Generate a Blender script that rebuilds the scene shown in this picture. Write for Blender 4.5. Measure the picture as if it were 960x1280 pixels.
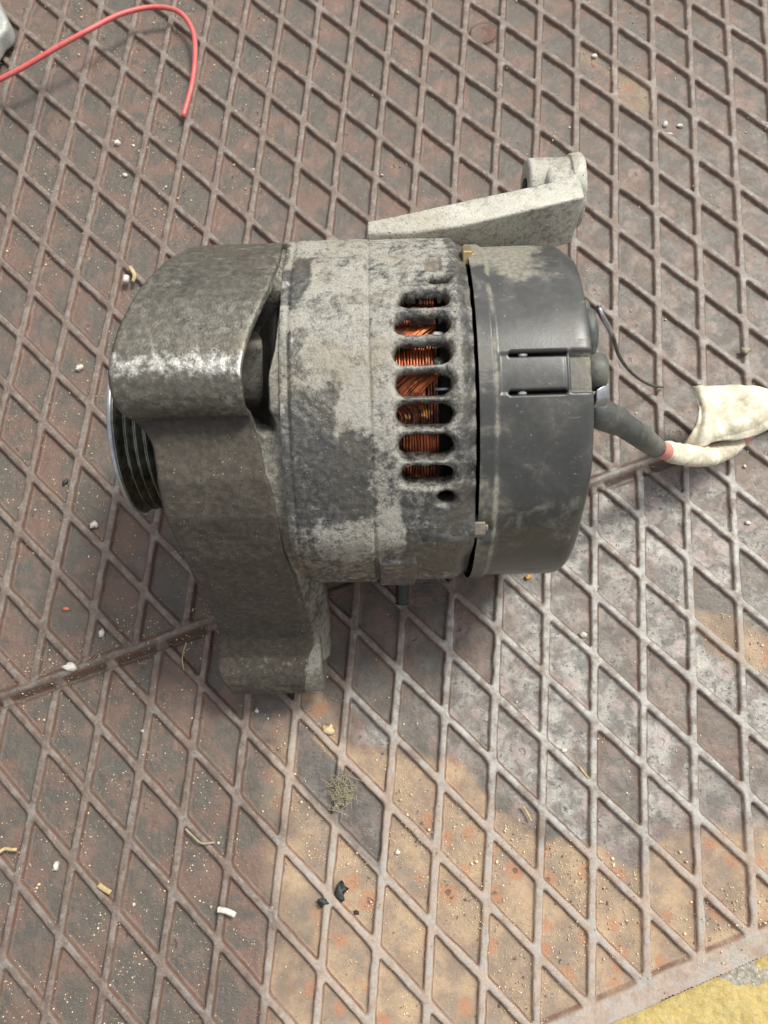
import bpy, bmesh, math, random
import numpy as np
from mathutils import Vector, Matrix

for o in list(bpy.data.objects): bpy.data.objects.remove(o)
SC = bpy.context.scene
COL = SC.collection
R = math.radians
rng = np.random.default_rng(7)
random.seed(7)

# ------------------------------------------------------------------ camera
def rotvec(w):
    w = np.array(w, float); t = np.linalg.norm(w); k = w / t
    K = np.array([[0, -k[2], k[1]], [k[2], 0, -k[0]], [-k[1], k[0], 0]])
    return np.eye(3) + math.sin(t) * K + (1 - math.cos(t)) * K @ K
RC = rotvec([-.3013, -.0295, -.0787])            # world -> camera
CH = .38                                          # camera height above the plate
cam_d = bpy.data.cameras.new('camera'); cam = bpy.data.objects.new('camera', cam_d); COL.objects.link(cam)
m = np.eye(4); m[:3, :3] = RC.T; m[:3, 3] = (0, 0, CH)
cam.matrix_world = Matrix(m.tolist())
cam_d.sensor_fit = 'VERTICAL'; cam_d.sensor_height = 36; cam_d.lens = 1000 / 1280 * 36
cam_d.clip_start = .01; cam_d.clip_end = 50
cam_d.dof.use_dof = True; cam_d.dof.focus_distance = .34; cam_d.dof.aperture_fstop = 20
SC.camera = cam

# ------------------------------------------------------------------ world, sun, exposure
W = bpy.data.worlds.new("World"); SC.world = W; W.use_nodes = True
nt = W.node_tree; nt.nodes.clear()
SUN_EL, SUN_AZ = 58, 44                           # azimuth: degrees from +Y towards +X
sky = nt.nodes.new('ShaderNodeTexSky'); sky.sky_type = 'NISHITA'; sky.sun_disc = False
sky.sun_elevation = R(SUN_EL); sky.sun_rotation = R(SUN_AZ); sky.air_density = 1.0; sky.dust_density = 3.0
bg = nt.nodes.new('ShaderNodeBackground'); bg.inputs['Strength'].default_value = .12
hs = nt.nodes.new('ShaderNodeHueSaturation'); hs.inputs['Saturation'].default_value = .15
out = nt.nodes.new('ShaderNodeOutputWorld')
nt.links.new(sky.outputs[0], hs.inputs['Color']); nt.links.new(hs.outputs[0], bg.inputs[0]); nt.links.new(bg.outputs[0], out.inputs[0])
sl = bpy.data.lights.new('sun', 'SUN'); so = bpy.data.objects.new('sun', sl); COL.objects.link(so)
sl.energy = 2.0; sl.angle = R(15); sl.color = (1, .97, .865)
sd = Vector((math.cos(R(SUN_EL)) * math.sin(R(SUN_AZ)), math.cos(R(SUN_EL)) * math.cos(R(SUN_AZ)), math.sin(R(SUN_EL))))
so.rotation_euler = sd.to_track_quat('Z', 'Y').to_euler(); so.location = sd * 2
SC.view_settings.view_transform = 'Standard'; SC.view_settings.look = 'None'
SC.view_settings.exposure = 0.72; SC.view_settings.gamma = 1
SC.render.engine = 'CYCLES'

# ------------------------------------------------------------------ helpers
def tag(o, label=None, cat=None, group=None, kind=None):
    if label: o['label'] = label
    if cat: o['category'] = cat
    if group: o['group'] = group
    if kind: o['kind'] = kind
    return o
def link(name, me, mat=None, parent=None, smooth=True):
    o = bpy.data.objects.new(name, me); COL.objects.link(o)
    if mat and not me.materials: me.materials.append(mat)
    if parent: o.parent = parent
    if smooth: me.polygons.foreach_set('use_smooth', np.ones(len(me.polygons), bool))
    return o
def obj(name, bm, mat=None, parent=None, smooth=True):
    bmesh.ops.recalc_face_normals(bm, faces=bm.faces)
    me = bpy.data.meshes.new(name); bm.to_mesh(me); bm.free()
    return link(name, me, mat, parent, smooth)
def bevel(o, w, seg=2, angle=35):
    b = o.modifiers.new('bevel', 'BEVEL'); b.width = w; b.segments = seg; b.limit_method = 'ANGLE'; b.angle_limit = R(angle)
    return o
def grid_mesh(name, V, keep=None, attrs=None):
    """V: (n, m, 3) grid of points; keep: (n-1, m-1) bool of faces; attrs: name -> (n, m, 4)."""
    n, mm = V.shape[:2]
    idx = np.arange(n * mm).reshape(n, mm)
    F = np.stack([idx[:-1, :-1], idx[1:, :-1], idx[1:, 1:], idx[:-1, 1:]], -1)
    F = F[keep] if keep is not None else F.reshape(-1, 4)
    used = np.zeros(n * mm, bool); used[F.ravel()] = True
    remap = np.cumsum(used) - 1
    F = remap[F]; P = V.reshape(-1, 3)[used]
    me = bpy.data.meshes.new(name)
    me.vertices.add(len(P)); me.vertices.foreach_set('co', P.astype(np.float32).ravel())
    me.loops.add(F.size); me.loops.foreach_set('vertex_index', F.astype(np.int32).ravel())
    me.polygons.add(len(F)); me.polygons.foreach_set('loop_start', np.arange(0, F.size, 4, dtype=np.int32))
    me.polygons.foreach_set('loop_total', np.full(len(F), 4, dtype=np.int32))
    me.update(calc_edges=True); me.validate()
    for k, a in (attrs or {}).items():
        at = me.color_attributes.new(k, 'FLOAT_COLOR', 'POINT')
        at.data.foreach_set('color', a.reshape(-1, 4)[used].astype(np.float32).ravel())
    return me
def add_tube(bm, pts, rad, n=10, cap=True, flat=None):
    """tube along pts; rad scalar or list; flat = (sx, sz) squash of the section"""
    pts = [Vector(p) for p in pts]; N = len(pts)
    rs = rad if hasattr(rad, '__len__') else [rad] * N
    rings = []; up = Vector((0, 0, 1))
    for i, p in enumerate(pts):
        t = (pts[min(i + 1, N - 1)] - pts[max(i - 1, 0)]).normalized()
        u = up if abs(t.dot(up)) < .95 else Vector((0, 1, 0))
        a = t.cross(u).normalized(); b = a.cross(t).normalized()
        fx, fz = flat if flat else (1, 1)
        rings.append([bm.verts.new(p + a * math.cos(2 * math.pi * k / n) * rs[i] * fx + b * math.sin(2 * math.pi * k / n) * rs[i] * fz) for k in range(n)])
    for i in range(N - 1):
        for k in range(n):
            bm.faces.new((rings[i][k], rings[i][(k + 1) % n], rings[i + 1][(k + 1) % n], rings[i + 1][k]))
    if cap: bm.faces.new(rings[0][::-1]); bm.faces.new(rings[-1])
    return rings
def spline(pts, n=8):
    P = np.array(pts, float); P = np.vstack([2 * P[0] - P[1], P, 2 * P[-1] - P[-2]]); o = []
    for i in range(1, len(P) - 2):
        for t in np.linspace(0, 1, n, endpoint=False):
            a, b, c, d = P[i - 1:i + 3]
            o.append(.5 * (2 * b + (c - a) * t + (2 * a - 5 * b + 4 * c - d) * t * t + (3 * b - a - 3 * c + d) * t ** 3))
    o.append(P[-2]); return np.array(o)
def add_lathe_x(bm, prof, cy=0, cz=0, n=48, groove=None):
    """profile [(x, r)] turned round the line y=cy, z=cz parallel to X"""
    rings = []
    for x, r in prof:
        rings.append([bm.verts.new((x, cy + r * math.sin(2 * math.pi * k / n), cz + r * math.cos(2 * math.pi * k / n))) for k in range(n)])
    for i in range(len(prof) - 1):
        for k in range(n): bm.faces.new((rings[i][k], rings[i][(k + 1) % n], rings[i + 1][(k + 1) % n], rings[i + 1][k]))
    bm.faces.new(rings[0]); bm.faces.new(rings[-1][::-1])
def add_loft(bm, secs):
    rings = [[bm.verts.new(p) for p in s] for s in secs]; n = len(rings[0])
    for i in range(len(rings) - 1):
        for k in range(n): bm.faces.new((rings[i][k], rings[i][(k + 1) % n], rings[i + 1][(k + 1) % n], rings[i + 1][k]))
    bm.faces.new(rings[0][::-1]); bm.faces.new(rings[-1])
def add_lump(bm, c, s, seed=0, sub=2, rough=.25, rot=None):
    r = random.Random(seed)
    res = bmesh.ops.create_icosphere(bm, subdivisions=sub, radius=1)
    ph = [(r.uniform(1.2, 3), r.uniform(0, 6), r.uniform(0, 6), r.uniform(0, 6)) for _ in range(4)]
    M = Matrix.Rotation(rot if rot is not None else r.uniform(0, 6), 3, 'Z')
    for v in res['verts']:
        p = v.co.copy(); k = 1
        for f, a, b, c_ in ph: k += rough * math.sin(f * p.x * 2 + a) * math.sin(f * p.y * 2 + b) * math.sin(f * p.z * 2 + c_ + 1)
        p = Vector((p.x * s[0], p.y * s[1], p.z * s[2])) * k
        v.co = Vector(c) + M @ p
def vnoise(x, y, scale, seed):
    g = np.random.default_rng(seed).random((256, 256))
    X = x * scale; Y = y * scale; xi = np.floor(X).astype(int); yi = np.floor(Y).astype(int)
    fx = X - xi; fy = Y - yi; fx = fx * fx * (3 - 2 * fx); fy = fy * fy * (3 - 2 * fy)
    a = g[xi % 256, yi % 256]; b = g[(xi + 1) % 256, yi % 256]; c = g[xi % 256, (yi + 1) % 256]; d = g[(xi + 1) % 256, (yi + 1) % 256]
    return (a * (1 - fx) + b * fx) * (1 - fy) + (c * (1 - fx) + d * fx) * fy
def fbm(x, y, scale, seed, octv=4):
    s = 0; a = 1; t = 0
    for k in range(octv): s = s + a * vnoise(x + 3.1 * k, y + 1.7 * k, scale * 2 ** k, seed + k); t += a; a *= .55
    return s / t
def sstep(a, b, x):
    t = np.clip((x - a) / (b - a), 0, 1); return t * t * (3 - 2 * t)
def polysd(x, y, poly):
    """signed distance to a polygon, negative inside"""
    poly = np.array(poly); d = np.full(x.shape, 1e9); ins = np.zeros(x.shape, bool)
    for i in range(len(poly)):
        a = poly[i]; b = poly[(i + 1) % len(poly)]; e = b - a
        wx, wy = x - a[0], y - a[1]; t = np.clip((wx * e[0] + wy * e[1]) / (e @ e), 0, 1)
        d = np.minimum(d, np.hypot(wx - t * e[0], wy - t * e[1]))
        c = ((a[1] > y) != (b[1] > y)) & (x < (b[0] - a[0]) * (y - a[1]) / (b[1] - a[1] + 1e-12) + a[0]); ins ^= c
    return np.where(ins, -d, d)

# ------------------------------------------------------------------ node materials
class NM:
    def __init__(s, name):
        s.m = bpy.data.materials.new(name); s.m.use_nodes = True; s.t = s.m.node_tree; s.t.nodes.clear()
        s.b = s.n('ShaderNodeBsdfPrincipled'); o = s.n('ShaderNodeOutputMaterial'); s.l(s.b.outputs[0], o.inputs['Surface'])
        s.tc = s.n('ShaderNodeTexCoord').outputs['Object']
    def n(s, t, **k):
        x = s.t.nodes.new(t)
        for a, v in k.items(): setattr(x, a, v)
        return x
    def l(s, a, b): s.t.links.new(a, b)
    def put(s, sock, v):
        if isinstance(v, bpy.types.NodeSocket): s.l(v, sock)
        elif isinstance(v, tuple) and len(v) == 3: sock.default_value = (*v, 1)
        else: sock.default_value = v
    def noise(s, scale, detail=4, rough=.6, vec=None, dist=0, out='Fac'):
        x = s.n('ShaderNodeTexNoise'); x.inputs['Scale'].default_value = scale; x.inputs['Detail'].default_value = detail
        x.inputs['Roughness'].default_value = rough; x.inputs['Distortion'].default_value = dist
        s.l(vec or s.tc, x.inputs['Vector']); return x.outputs[out]
    def voro(s, scale, feature='F1', rnd=1, vec=None, out='Distance'):
        x = s.n('ShaderNodeTexVoronoi', feature=feature); x.inputs['Scale'].default_value = scale; x.inputs['Randomness'].default_value = rnd
        s.l(vec or s.tc, x.inputs['Vector']); return x.outputs[out]
    def ramp(s, v, a, b, lo=0., hi=1.):
        x = s.n('ShaderNodeMapRange', interpolation_type='SMOOTHSTEP'); s.put(x.inputs[0], v)
        for i, q in enumerate((a, b, lo, hi)): x.inputs[1 + i].default_value = q
        return x.outputs[0]
    def mix(s, f, a, b, mode='MIX'):
        x = s.n('ShaderNodeMix', data_type='RGBA', blend_type=mode); s.put(x.inputs[0], f); s.put(x.inputs[6], a); s.put(x.inputs[7], b); return x.outputs[2]
    def mixf(s, f, a, b):
        x = s.n('ShaderNodeMix', data_type='FLOAT'); s.put(x.inputs[0], f); s.put(x.inputs[2], a); s.put(x.inputs[3], b); return x.outputs[0]
    def math(s, op, a, b=0., clamp=False):
        x = s.n('ShaderNodeMath', operation=op, use_clamp=clamp); s.put(x.inputs[0], a); s.put(x.inputs[1], b); return x.outputs[0]
    def attr(s, name):
        a = s.n('ShaderNodeAttribute', attribute_name=name); sp = s.n('ShaderNodeSeparateColor'); s.l(a.outputs['Color'], sp.inputs[0])
        return sp.outputs[0], sp.outputs[1], sp.outputs[2], a.outputs['Alpha']
    def sep(s):
        x = s.n('ShaderNodeSeparateXYZ'); s.l(s.tc, x.inputs[0]); return x.outputs
    def stretch(s, v):
        x = s.n('ShaderNodeMapping'); x.inputs['Scale'].default_value = v; s.l(s.tc, x.inputs[0]); return x.outputs[0]
    def bump(s, hts):
        prev = None
        for h, d in hts:
            x = s.n('ShaderNodeBump'); x.inputs['Strength'].default_value = 1; x.inputs['Distance'].default_value = d
            s.l(h, x.inputs['Height'])
            if prev: s.l(prev, x.inputs['Normal'])
            prev = x.outputs[0]
        s.l(prev, s.b.inputs['Normal'])
    def fin(s, col=None, rough=None, metal=None, spec=None, coat=None):
        for k, v in (('Base Color', col), ('Roughness', rough), ('Metallic', metal), ('Specular IOR Level', spec), ('Coat Weight', coat)):
            if v is not None: s.put(s.b.inputs[k], v)
        return s.m

def mat_plate():
    q = NM('rusty_ribbed_steel'); rib, rust, steel, dark = q.attr('mask')
    big = q.noise(45, 5, .62, dist=.4); mid = q.noise(150, 5, .65); fine = q.noise(900, 4, .7); fine2 = q.noise(2600, 2, .6)
    cell = q.mix(q.ramp(big, .44, .60), (.115, .101, .085), (.175, .115, .090))
    cell = q.mix(q.ramp(mid, .52, .68, 0, .7), cell, (.19, .143, .115))
    cell = q.mix(q.ramp(q.noise(75, 4, .6, vec=q.stretch((1, 1.3, 1))), .56, .66, 0, .6), cell, (.092, .090, .085))
    ribc = q.mix(q.ramp(mid, .38, .62), (.142, .104, .083), (.205, .156, .127))
    # light scoured steel
    st = q.mix(q.ramp(q.noise(120, 5, .65, dist=.5), .40, .62), (.18, .172, .158), (.38, .362, .33))
    st = q.mix(q.ramp(q.noise(480, 4, .75), .55, .64, 0, .9), st, (.085, .08, .08))
    st = q.mix(q.ramp(q.noise(65, 3, .6), .50, .66, 0, .6), st, (.20, .145, .125))
    str_ = q.mix(q.ramp(mid, .4, .65), (.38, .36, .33), (.24, .195, .165))
    # orange rust dust
    ru = q.mix(q.ramp(q.noise(60, 5, .65), .36, .66), (.26, .195, .145), (.44, .315, .205))
    ru = q.mix(q.ramp(mid, .55, .72, 0, .5), ru, (.38, .22, .125)); ru = q.mix(q.ramp(q.noise(85, 4, .7), .52, .66, 0, .65), ru, (.24, .205, .17))
    rur = q.mix(q.ramp(mid, .35, .6), (.33, .25, .195), (.41, .33, .27))
    # round pitted rust spots, a few in every cell
    vo = q.n('ShaderNodeTexVoronoi'); vo.inputs['Scale'].default_value = 95; vo.inputs['Randomness'].default_value = .75
    wob = q.n('ShaderNodeVectorMath', operation='ADD'); sc = q.n('ShaderNodeVectorMath', operation='SCALE'); sc.inputs['Scale'].default_value = .005
    q.l(q.noise(170, 3, .6, out='Color'), sc.inputs[0]); q.l(q.tc, wob.inputs[0]); q.l(sc.outputs[0], wob.inputs[1]); q.l(wob.outputs[0], vo.inputs['Vector'])
    d = vo.outputs['Distance']; sp = q.n('ShaderNodeSeparateColor'); q.l(vo.outputs['Color'], sp.inputs[0])
    here = q.ramp(sp.outputs[0], .42, .5)
    spot = q.math('MULTIPLY', q.ramp(d, .46, .33), q.math('MULTIPLY', here, q.ramp(d, .02, .20, .35, 1.))); core = q.math('MULTIPLY', q.ramp(d, .16, .07), here)
    notrib = q.math('SUBTRACT', 1., rib, True)
    spot = q.math('MULTIPLY', spot, notrib); core = q.math('MULTIPLY', core, notrib)
    cell = q.mix(q.math('MULTIPLY', spot, .45), cell, (.215, .145, .118))
    st = q.mix(q.math('MULTIPLY', spot, .6), st, (.42, .34, .32))
    ru = q.mix(q.math('MULTIPLY', spot, .7), ru, (.40, .195, .11)); ru = q.mix(q.math('MULTIPLY', core, .8), ru, (.17, .075, .05))
    base = q.mix(rib, cell, ribc); s2 = q.mix(rib, st, str_); r2 = q.mix(rib, ru, rur)
    c = q.mix(steel, base, s2); c = q.mix(rust, c, r2)
    # tops of the ribs rubbed bare here and there
    rub = q.math('MULTIPLY', q.ramp(rib, .8, 1.0), q.ramp(q.noise(130, 6, .75), .46, .62))
    c = q.mix(q.math('MULTIPLY', rub, q.mixf(q.math('MAXIMUM', rust, steel), .35, .8)), c, (.37, .36, .34))
    # rust creeping along the foot of the ribs
    foot = q.math('MULTIPLY', q.ramp(rib, .02, .25), q.ramp(rib, .95, .5))
    c = q.mix(q.math('MULTIPLY', foot, q.ramp(mid, .35, .6, .35, .85)), c, (.13, .058, .036))
    c = q.mix(q.math('MULTIPLY', dark, .8), c, (.05, .045, .045))
    c = q.mix(q.ramp(fine, .35, .7, .0, .35), c, q.mix(.5, c, (.05, .045, .04)))
    c = q.mix(q.ramp(fine, .62, .75, 0, .5), c, q.mix(.5, c, (.5, .43, .36)))
    ro = q.mixf(q.ramp(mid, .35, .7), .42, .75); ro = q.mixf(rust, ro, .85)
    q.bump([(mid, .0006), (fine, .00035), (fine2, .00012), (q.math('MULTIPLY', core, -1.), .0004)])
    return q.fin(c, ro, q.mixf(rust, .25, .0), .5)

def mat_cast(name, dark, light, grime, seedv=0, amount=(.45, .6), rough=(.38, .8), metal=.55, scale=1., plain=None, relief=1.):
    """cast aluminium: attribute 'mask' R = pale oxide, G = brown grime, B = bare bright metal and painted highlights, A = dark painted into recesses"""
    q = NM(name); ox, gr, br, dk = plain or q.attr('mask')
    mp = q.n('ShaderNodeMapping'); mp.inputs['Location'].default_value = (seedv, seedv * .7, 0); q.l(q.tc, mp.inputs[0]); v = mp.outputs[0]
    n1 = q.noise(110 * scale, 6, .7, v, .6); n2 = q.noise(420, 5, .7, v); n3 = q.noise(1500, 3, .65, v); n4 = q.noise(45, 4, .6, v)
    f = q.math('ADD', ox, q.math('MULTIPLY', q.math('SUBTRACT', n1, .5), 1.7)); f = q.math('ADD', f, q.math('MULTIPLY', q.math('SUBTRACT', n2, .5), 1.6)); f = q.math('ADD', f, q.math('MULTIPLY', q.math('SUBTRACT', n3, .5), .8))
    f = q.ramp(f, *amount)
    dk_c = q.mix(q.ramp(n2, .38, .66), dark, tuple(min(1, x * 1.9) for x in dark))
    dk_c = q.mix(q.ramp(n4, .45, .62, 0, .5), dk_c, (.13, .115, .09))
    li_c = q.mix(q.ramp(n3, .35, .65), tuple(x * .72 for x in light), light)
    li_c = q.mix(q.ramp(n4, .5, .65, 0, .55), li_c, tuple(x * y for x, y in zip(light, (.72, .66, .55))))
    c = q.mix(f, dk_c, li_c)
    g = q.ramp(q.math('ADD', gr, q.math('MULTIPLY', q.math('SUBTRACT', n1, .5), 1.2)), .42, .72)
    c = q.mix(q.math('MULTIPLY', g, .85), c, q.mix(q.ramp(n2, .4, .65), grime, tuple(x * 1.7 for x in grime)))
    b = q.ramp(q.math('ADD', br, q.math('ADD', q.math('MULTIPLY', q.math('SUBTRACT', n2, .5), .9), q.math('MULTIPLY', q.math('SUBTRACT', n1, .5), 1.0))), .38, .85)
    c = q.mix(b, c, (.62, .61, .58))
    # pits
    pit = q.ramp(q.voro(520, vec=v), .20, .10)
    pit = q.math('MULTIPLY', pit, q.ramp(n1, .50, .62))
    c = q.mix(q.math('MULTIPLY', pit, .75), c, (.03, .028, .025))
    # bright grains of dust
    sp = q.math('MULTIPLY', q.ramp(q.voro(700, vec=v), .16, .06), q.ramp(q.noise(230, 2, .5, v), .50, .62))
    c = q.mix(q.math('MULTIPLY', sp, .75), c, (.62, .56, .48))
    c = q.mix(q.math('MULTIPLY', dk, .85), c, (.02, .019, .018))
    ro = q.mixf(f, rough[0], rough[1]); ro = q.mixf(g, ro, .8); ro = q.mixf(b, ro, .38); ro = q.math('ADD', ro, q.math('MULTIPLY', q.math('SUBTRACT', n2, .5), .35))
    me = q.mixf(f, metal, .12); me = q.mixf(g, me, .1); me = q.mixf(b, me, .95)
    q.bump([(n1, .0009 * relief), (n2, .0006 * relief), (n3, .00022), (q.math('MULTIPLY', pit, -1.), .0003)])
    return q.fin(c, ro, me, .5)

def mat_simple(name, col, col2, rough=.6, metal=0., scale=200, bump=.0002, spec=.5, lo=.4, hi=.62, dust=0., dustcol=(.35, .31, .24)):
    q = NM(name); n1 = q.noise(scale, 5, .65); n2 = q.noise(scale * 5, 3, .65)
    c = q.mix(q.ramp(n1, lo, hi), col, col2)
    c = q.mix(q.ramp(n2, .4, .7, 0, .35), c, tuple(x * .5 for x in col))
    if dust: c = q.mix(q.math('MULTIPLY', q.ramp(q.noise(scale * .45, 5, .7), .42, .66), dust), c, dustcol)
    ro = q.mixf(n1, rough - .1, min(1, rough + .15))
    q.bump([(n1, bump), (n2, bump * .4)])
    return q.fin(c, ro, metal, spec)

def mat_cover():
    q = NM('dusty_black_plastic'); du, sc, _, dk = q.attr('mask')
    n1 = q.noise(90, 6, .7, dist=.5); n2 = q.noise(500, 4, .7); n3 = q.noise(1800, 3, .6)
    c = q.mix(q.ramp(n1, .38, .68), (.040, .040, .038), (.066, .064, .058))
    f = q.ramp(q.math('ADD', du, q.math('MULTIPLY', q.math('SUBTRACT', n1, .5), 1.4)), .40, .78)
    c = q.mix(q.math('MULTIPLY', f, .85), c, q.mix(q.ramp(n2, .35, .65), (.16, .148, .115), (.27, .25, .20)))
    c = q.mix(q.ramp(n2, .60, .74, 0, .3), c, (.22, .20, .17))
    s = q.math('MULTIPLY', q.ramp(q.voro(480), .13, .05), q.ramp(q.noise(150, 2, .5), .48, .62)); c = q.mix(q.math('MULTIPLY', s, .7), c, (.4, .36, .3))
    scr = q.noise(60, 3, .6, vec=q.stretch((1.0, 9, 9))); c = q.mix(q.ramp(scr, .66, .72, 0, .35), c, (.2, .2, .2))
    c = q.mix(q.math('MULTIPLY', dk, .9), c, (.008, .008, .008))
    ro = q.mixf(f, .36, .85); ro = q.math('ADD', ro, q.math('MULTIPLY', q.math('SUBTRACT', n1, .5), .3))
    q.bump([(n2, .00003), (n3, .00002)])
    return q.fin(c, ro, 0., .55)

M = {}
M['plate'] = mat_plate()
M['housing'] = mat_cast('oxidised_cast_housing', (.078, .076, .071), (.375, .358, .312), (.13, .108, .08), 0, (.22, .92), relief=.45)
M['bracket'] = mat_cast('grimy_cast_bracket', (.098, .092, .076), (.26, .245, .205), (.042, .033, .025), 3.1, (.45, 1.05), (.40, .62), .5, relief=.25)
M['arm'] = mat_cast('pale_cast_aluminium', (.30, .29, .25), (.50, .48, .42), (.2, .17, .12), 5.2, (.3, .9), (.45, .7), .45, plain=(.66, .16, .22, 0.), relief=.3)
M['cover'] = mat_cover()
M['pulley'] = mat_simple('blackened_steel_pulley', (.20, .20, .175), (.36, .35, .31), .27, 1., 160, .00005)
def mat_copper():
    q = NM('varnished_copper'); n = q.noise(95, 4, .7); n2 = q.noise(700, 3, .7)
    c = q.mix(q.ramp(n, .40, .60), (.07, .028, .020), (.58, .165, .065)); c = q.mix(q.ramp(n2, .5, .7, 0, .5), c, (.25, .09, .06)); c = q.mix(q.ramp(q.noise(150, 3, .6), .60, .68), c, (.95, .42, .12))
    return q.fin(c, q.mixf(n, .3, .5), .65, .5)
M['copper'] = mat_copper()
M['core'] = mat_simple('dark_inside', (.012, .011, .010), (.02, .018, .016), .8)
M['nut'] = mat_simple('yellow_zinc_nut', (.36, .25, .10), (.30, .24, .16), .42, .75, 300, .0001, dust=.4)
M['nutgrey'] = mat_simple('dull_zinc_nut', (.30, .26, .20), (.22, .19, .155), .45, .7, 300, .0001, dust=.4)
M['rubber'] = mat_simple('grey_rubber', (.052, .058, .055), (.085, .09, .083), .5, 0, 150, .0002, dust=.25)
M['blackthing'] = mat_simple('black_plastic', (.008, .008, .008), (.014, .014, .013), .4, 0, 300, .0003)
M['redins'] = mat_simple('pink_red_insulation', (.58, .22, .18), (.50, .22, .18), .5, 0, 200, .0001)
M['redwire'] = mat_simple('red_wire_insulation', (.62, .10, .095), (.55, .13, .12), .42, 0, 120, .00005)
M['tape'] = mat_simple('cream_masking_tape', (.78, .74, .60), (.66, .60, .45), .6, 0, 130, .0006, dust=.75, dustcol=(.36, .29, .19))
M['zinc'] = mat_simple('bright_zinc', (.55, .57, .60), (.42, .43, .45), .35, .8, 300, .00005)
M['sleeve'] = mat_simple('white_sleeve', (.85, .85, .82), (.75, .75, .7), .5)
M['wiredark'] = mat_simple('dark_thin_wire', (.09, .085, .075), (.20, .19, .17), .45, .5)
M['grey'] = mat_simple('grey_painted_metal', (.34, .35, .34), (.42, .42, .40), .55, .3, 150, .0004, dust=.2)
M['white'] = mat_simple('white_crumb', (.70, .68, .61), (.50, .46, .39), .7, 0, 500)
M['straw'] = mat_simple('dry_straw', (.55, .42, .22), (.40, .28, .13), .6, 0, 400)
M['grit'] = mat_simple('yellow_grit', (.58, .42, .20), (.66, .58, .42), .6, 0, 350, .0001)
M['blacklump'] = mat_simple('oily_black_lump', (.018, .020, .019), (.04, .045, .042), .5, 0, 500, .0003)
M['lint'] = mat_simple('tan_lint', (.38, .33, .22), (.27, .24, .17), .8, 0, 500)
M['redcrumb'] = mat_simple('red_crumb', (.6, .16, .10), (.5, .2, .14), .6)
M['orange'] = mat_simple('orange_crumb', (.55, .30, .07), (.5, .25, .06), .6)

# ------------------------------------------------------------------ ribbed steel plates
LX, LS = .0228, .01851                # one lattice step to the right: (LX, -LS); one step down: LV
LV = .02934
OB = (-.16283, -.0057); OA = (-.19752, .18282)
SEAM = (-.1881, .0139, .4645)          # a point of the seam and its slope
EDGE = (.0975, -.0956, .476)           # the plate's front edge
STEP = .00072
gx = np.arange(-.36, .30, STEP); gy = np.arange(-.19, .56, STEP)
X, Y = np.meshgrid(gx, gy, indexing='ij')
def project(x, y):
    c0 = RC[0, 0] * x + RC[0, 1] * y - RC[0, 2] * CH; c1 = RC[1, 0] * x + RC[1, 1] * y - RC[1, 2] * CH; c2 = RC[2, 0] * x + RC[2, 1] * y - RC[2, 2] * CH
    return 480 - 1000 * c0 / c2, 640 + 1000 * c1 / c2
def onto(px, py, z=0):                 # design helper: where a sight line meets height z
    d = np.array([(px - 480) / 1000, (640 - py) / 1000, -1.]) @ RC
    t = (z - CH) / d[2]; return np.array([d[0] * t, d[1] * t, z])
wx = (fbm(X, Y, 14, 3, 2) - .5) * .0022; wy = (fbm(X, Y, 14, 9, 2) - .5) * .0022
def lattice(off, x, y):
    u = (x - off[0]) / LX; d1 = np.abs(u - np.round(u)) * LX
    v = ((y - off[1]) + (x - off[0]) * LS / LX) / LV; d2 = np.abs(v - np.round(v)) * LV * .776
    k = .0011
    h = np.clip(.5 + .5 * (d2 - d1) / k, 0, 1); return d2 * (1 - h) + d1 * h - k * h * (1 - h)
sA = Y - (SEAM[1] + (X - SEAM[0]) * SEAM[2])      # > 0 on the far plate
cs = math.cos(math.atan(SEAM[2])); sA = sA * cs + (fbm(X, Y, 40, 21, 2) - .5) * .0012
sE = (Y - (EDGE[1] + (X - EDGE[0]) * EDGE[2])) * math.cos(math.atan(EDGE[2])) + (fbm(X, Y, 50, 31, 3) - .5) * .001
dB = lattice(OB, X + wx * .5, Y + wy * .5); dA = lattice(OA, X + wx * .5, Y + wy * .5)
n_lo = fbm(X, Y, 22, 40, 3); n_mid = fbm(X, Y, 160, 50, 3); n_hi = fbm(X, Y, 600, 60, 2)
RH = .0027
def ribprof(d, w0, w1):
    d = d + (n_mid - .5) * .0008
    return 1 - sstep(w0, w1, d)
ribB = ribprof(dB, .00135, .00220); ribA = ribprof(dA, .00145, .00240)
fadeE = sstep(.007, .016, sE)                       # the ribs die out in the flat strip along the front edge
strip = 1 - sstep(.008, .0125, sE)
wearB = .80 + .35 * (n_lo - .3)
hB = ribB * wearB * (.35 + .65 * fadeE)
hB = np.maximum(hB, strip * .55)
fadeS = sstep(.0015, .0050, -sA)
hB = hB * (.2 + .8 * fadeS)
bead = np.exp(-((sA) / .0022) ** 2) * (1.25 + .5 * (fbm(X, Y, 90, 70, 3) - .4))
groove = np.exp(-((sA + .0046) / .0013) ** 2) * .9
hB = np.maximum(hB, bead) - groove * (1 - bead)
hA = np.maximum(ribA * (.88 + .3 * (n_lo - .3)) * (.25 + .75 * sstep(.001, .006, sA)), bead)
far = sA > 0
h = np.where(far, hA, hB); rib = np.where(far, np.maximum(ribA, bead), np.maximum(np.maximum(ribB, strip), bead))
# a round plug let into the far plate, and a thinned corner where one rib stops short
pc = onto(604, 38); rp = np.hypot(X - pc[0], (Y - pc[1])); plug = 1 - sstep(.0078, .0086, rp)
h = h * (1 - plug) + plug * .42 - np.exp(-((rp - .0088) / .0006) ** 2) * .35; rib = rib * (1 - plug) + .35 * plug
Z = -RH + RH * h + (n_mid - .5) * .00045 + (n_hi - .5) * .00022 + (n_lo - .5) * .0006 * 0
px, py = project(X, Y)
inview = (px > -150) & (px < 1110) & (py > -150) & (py < 1430)
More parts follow.
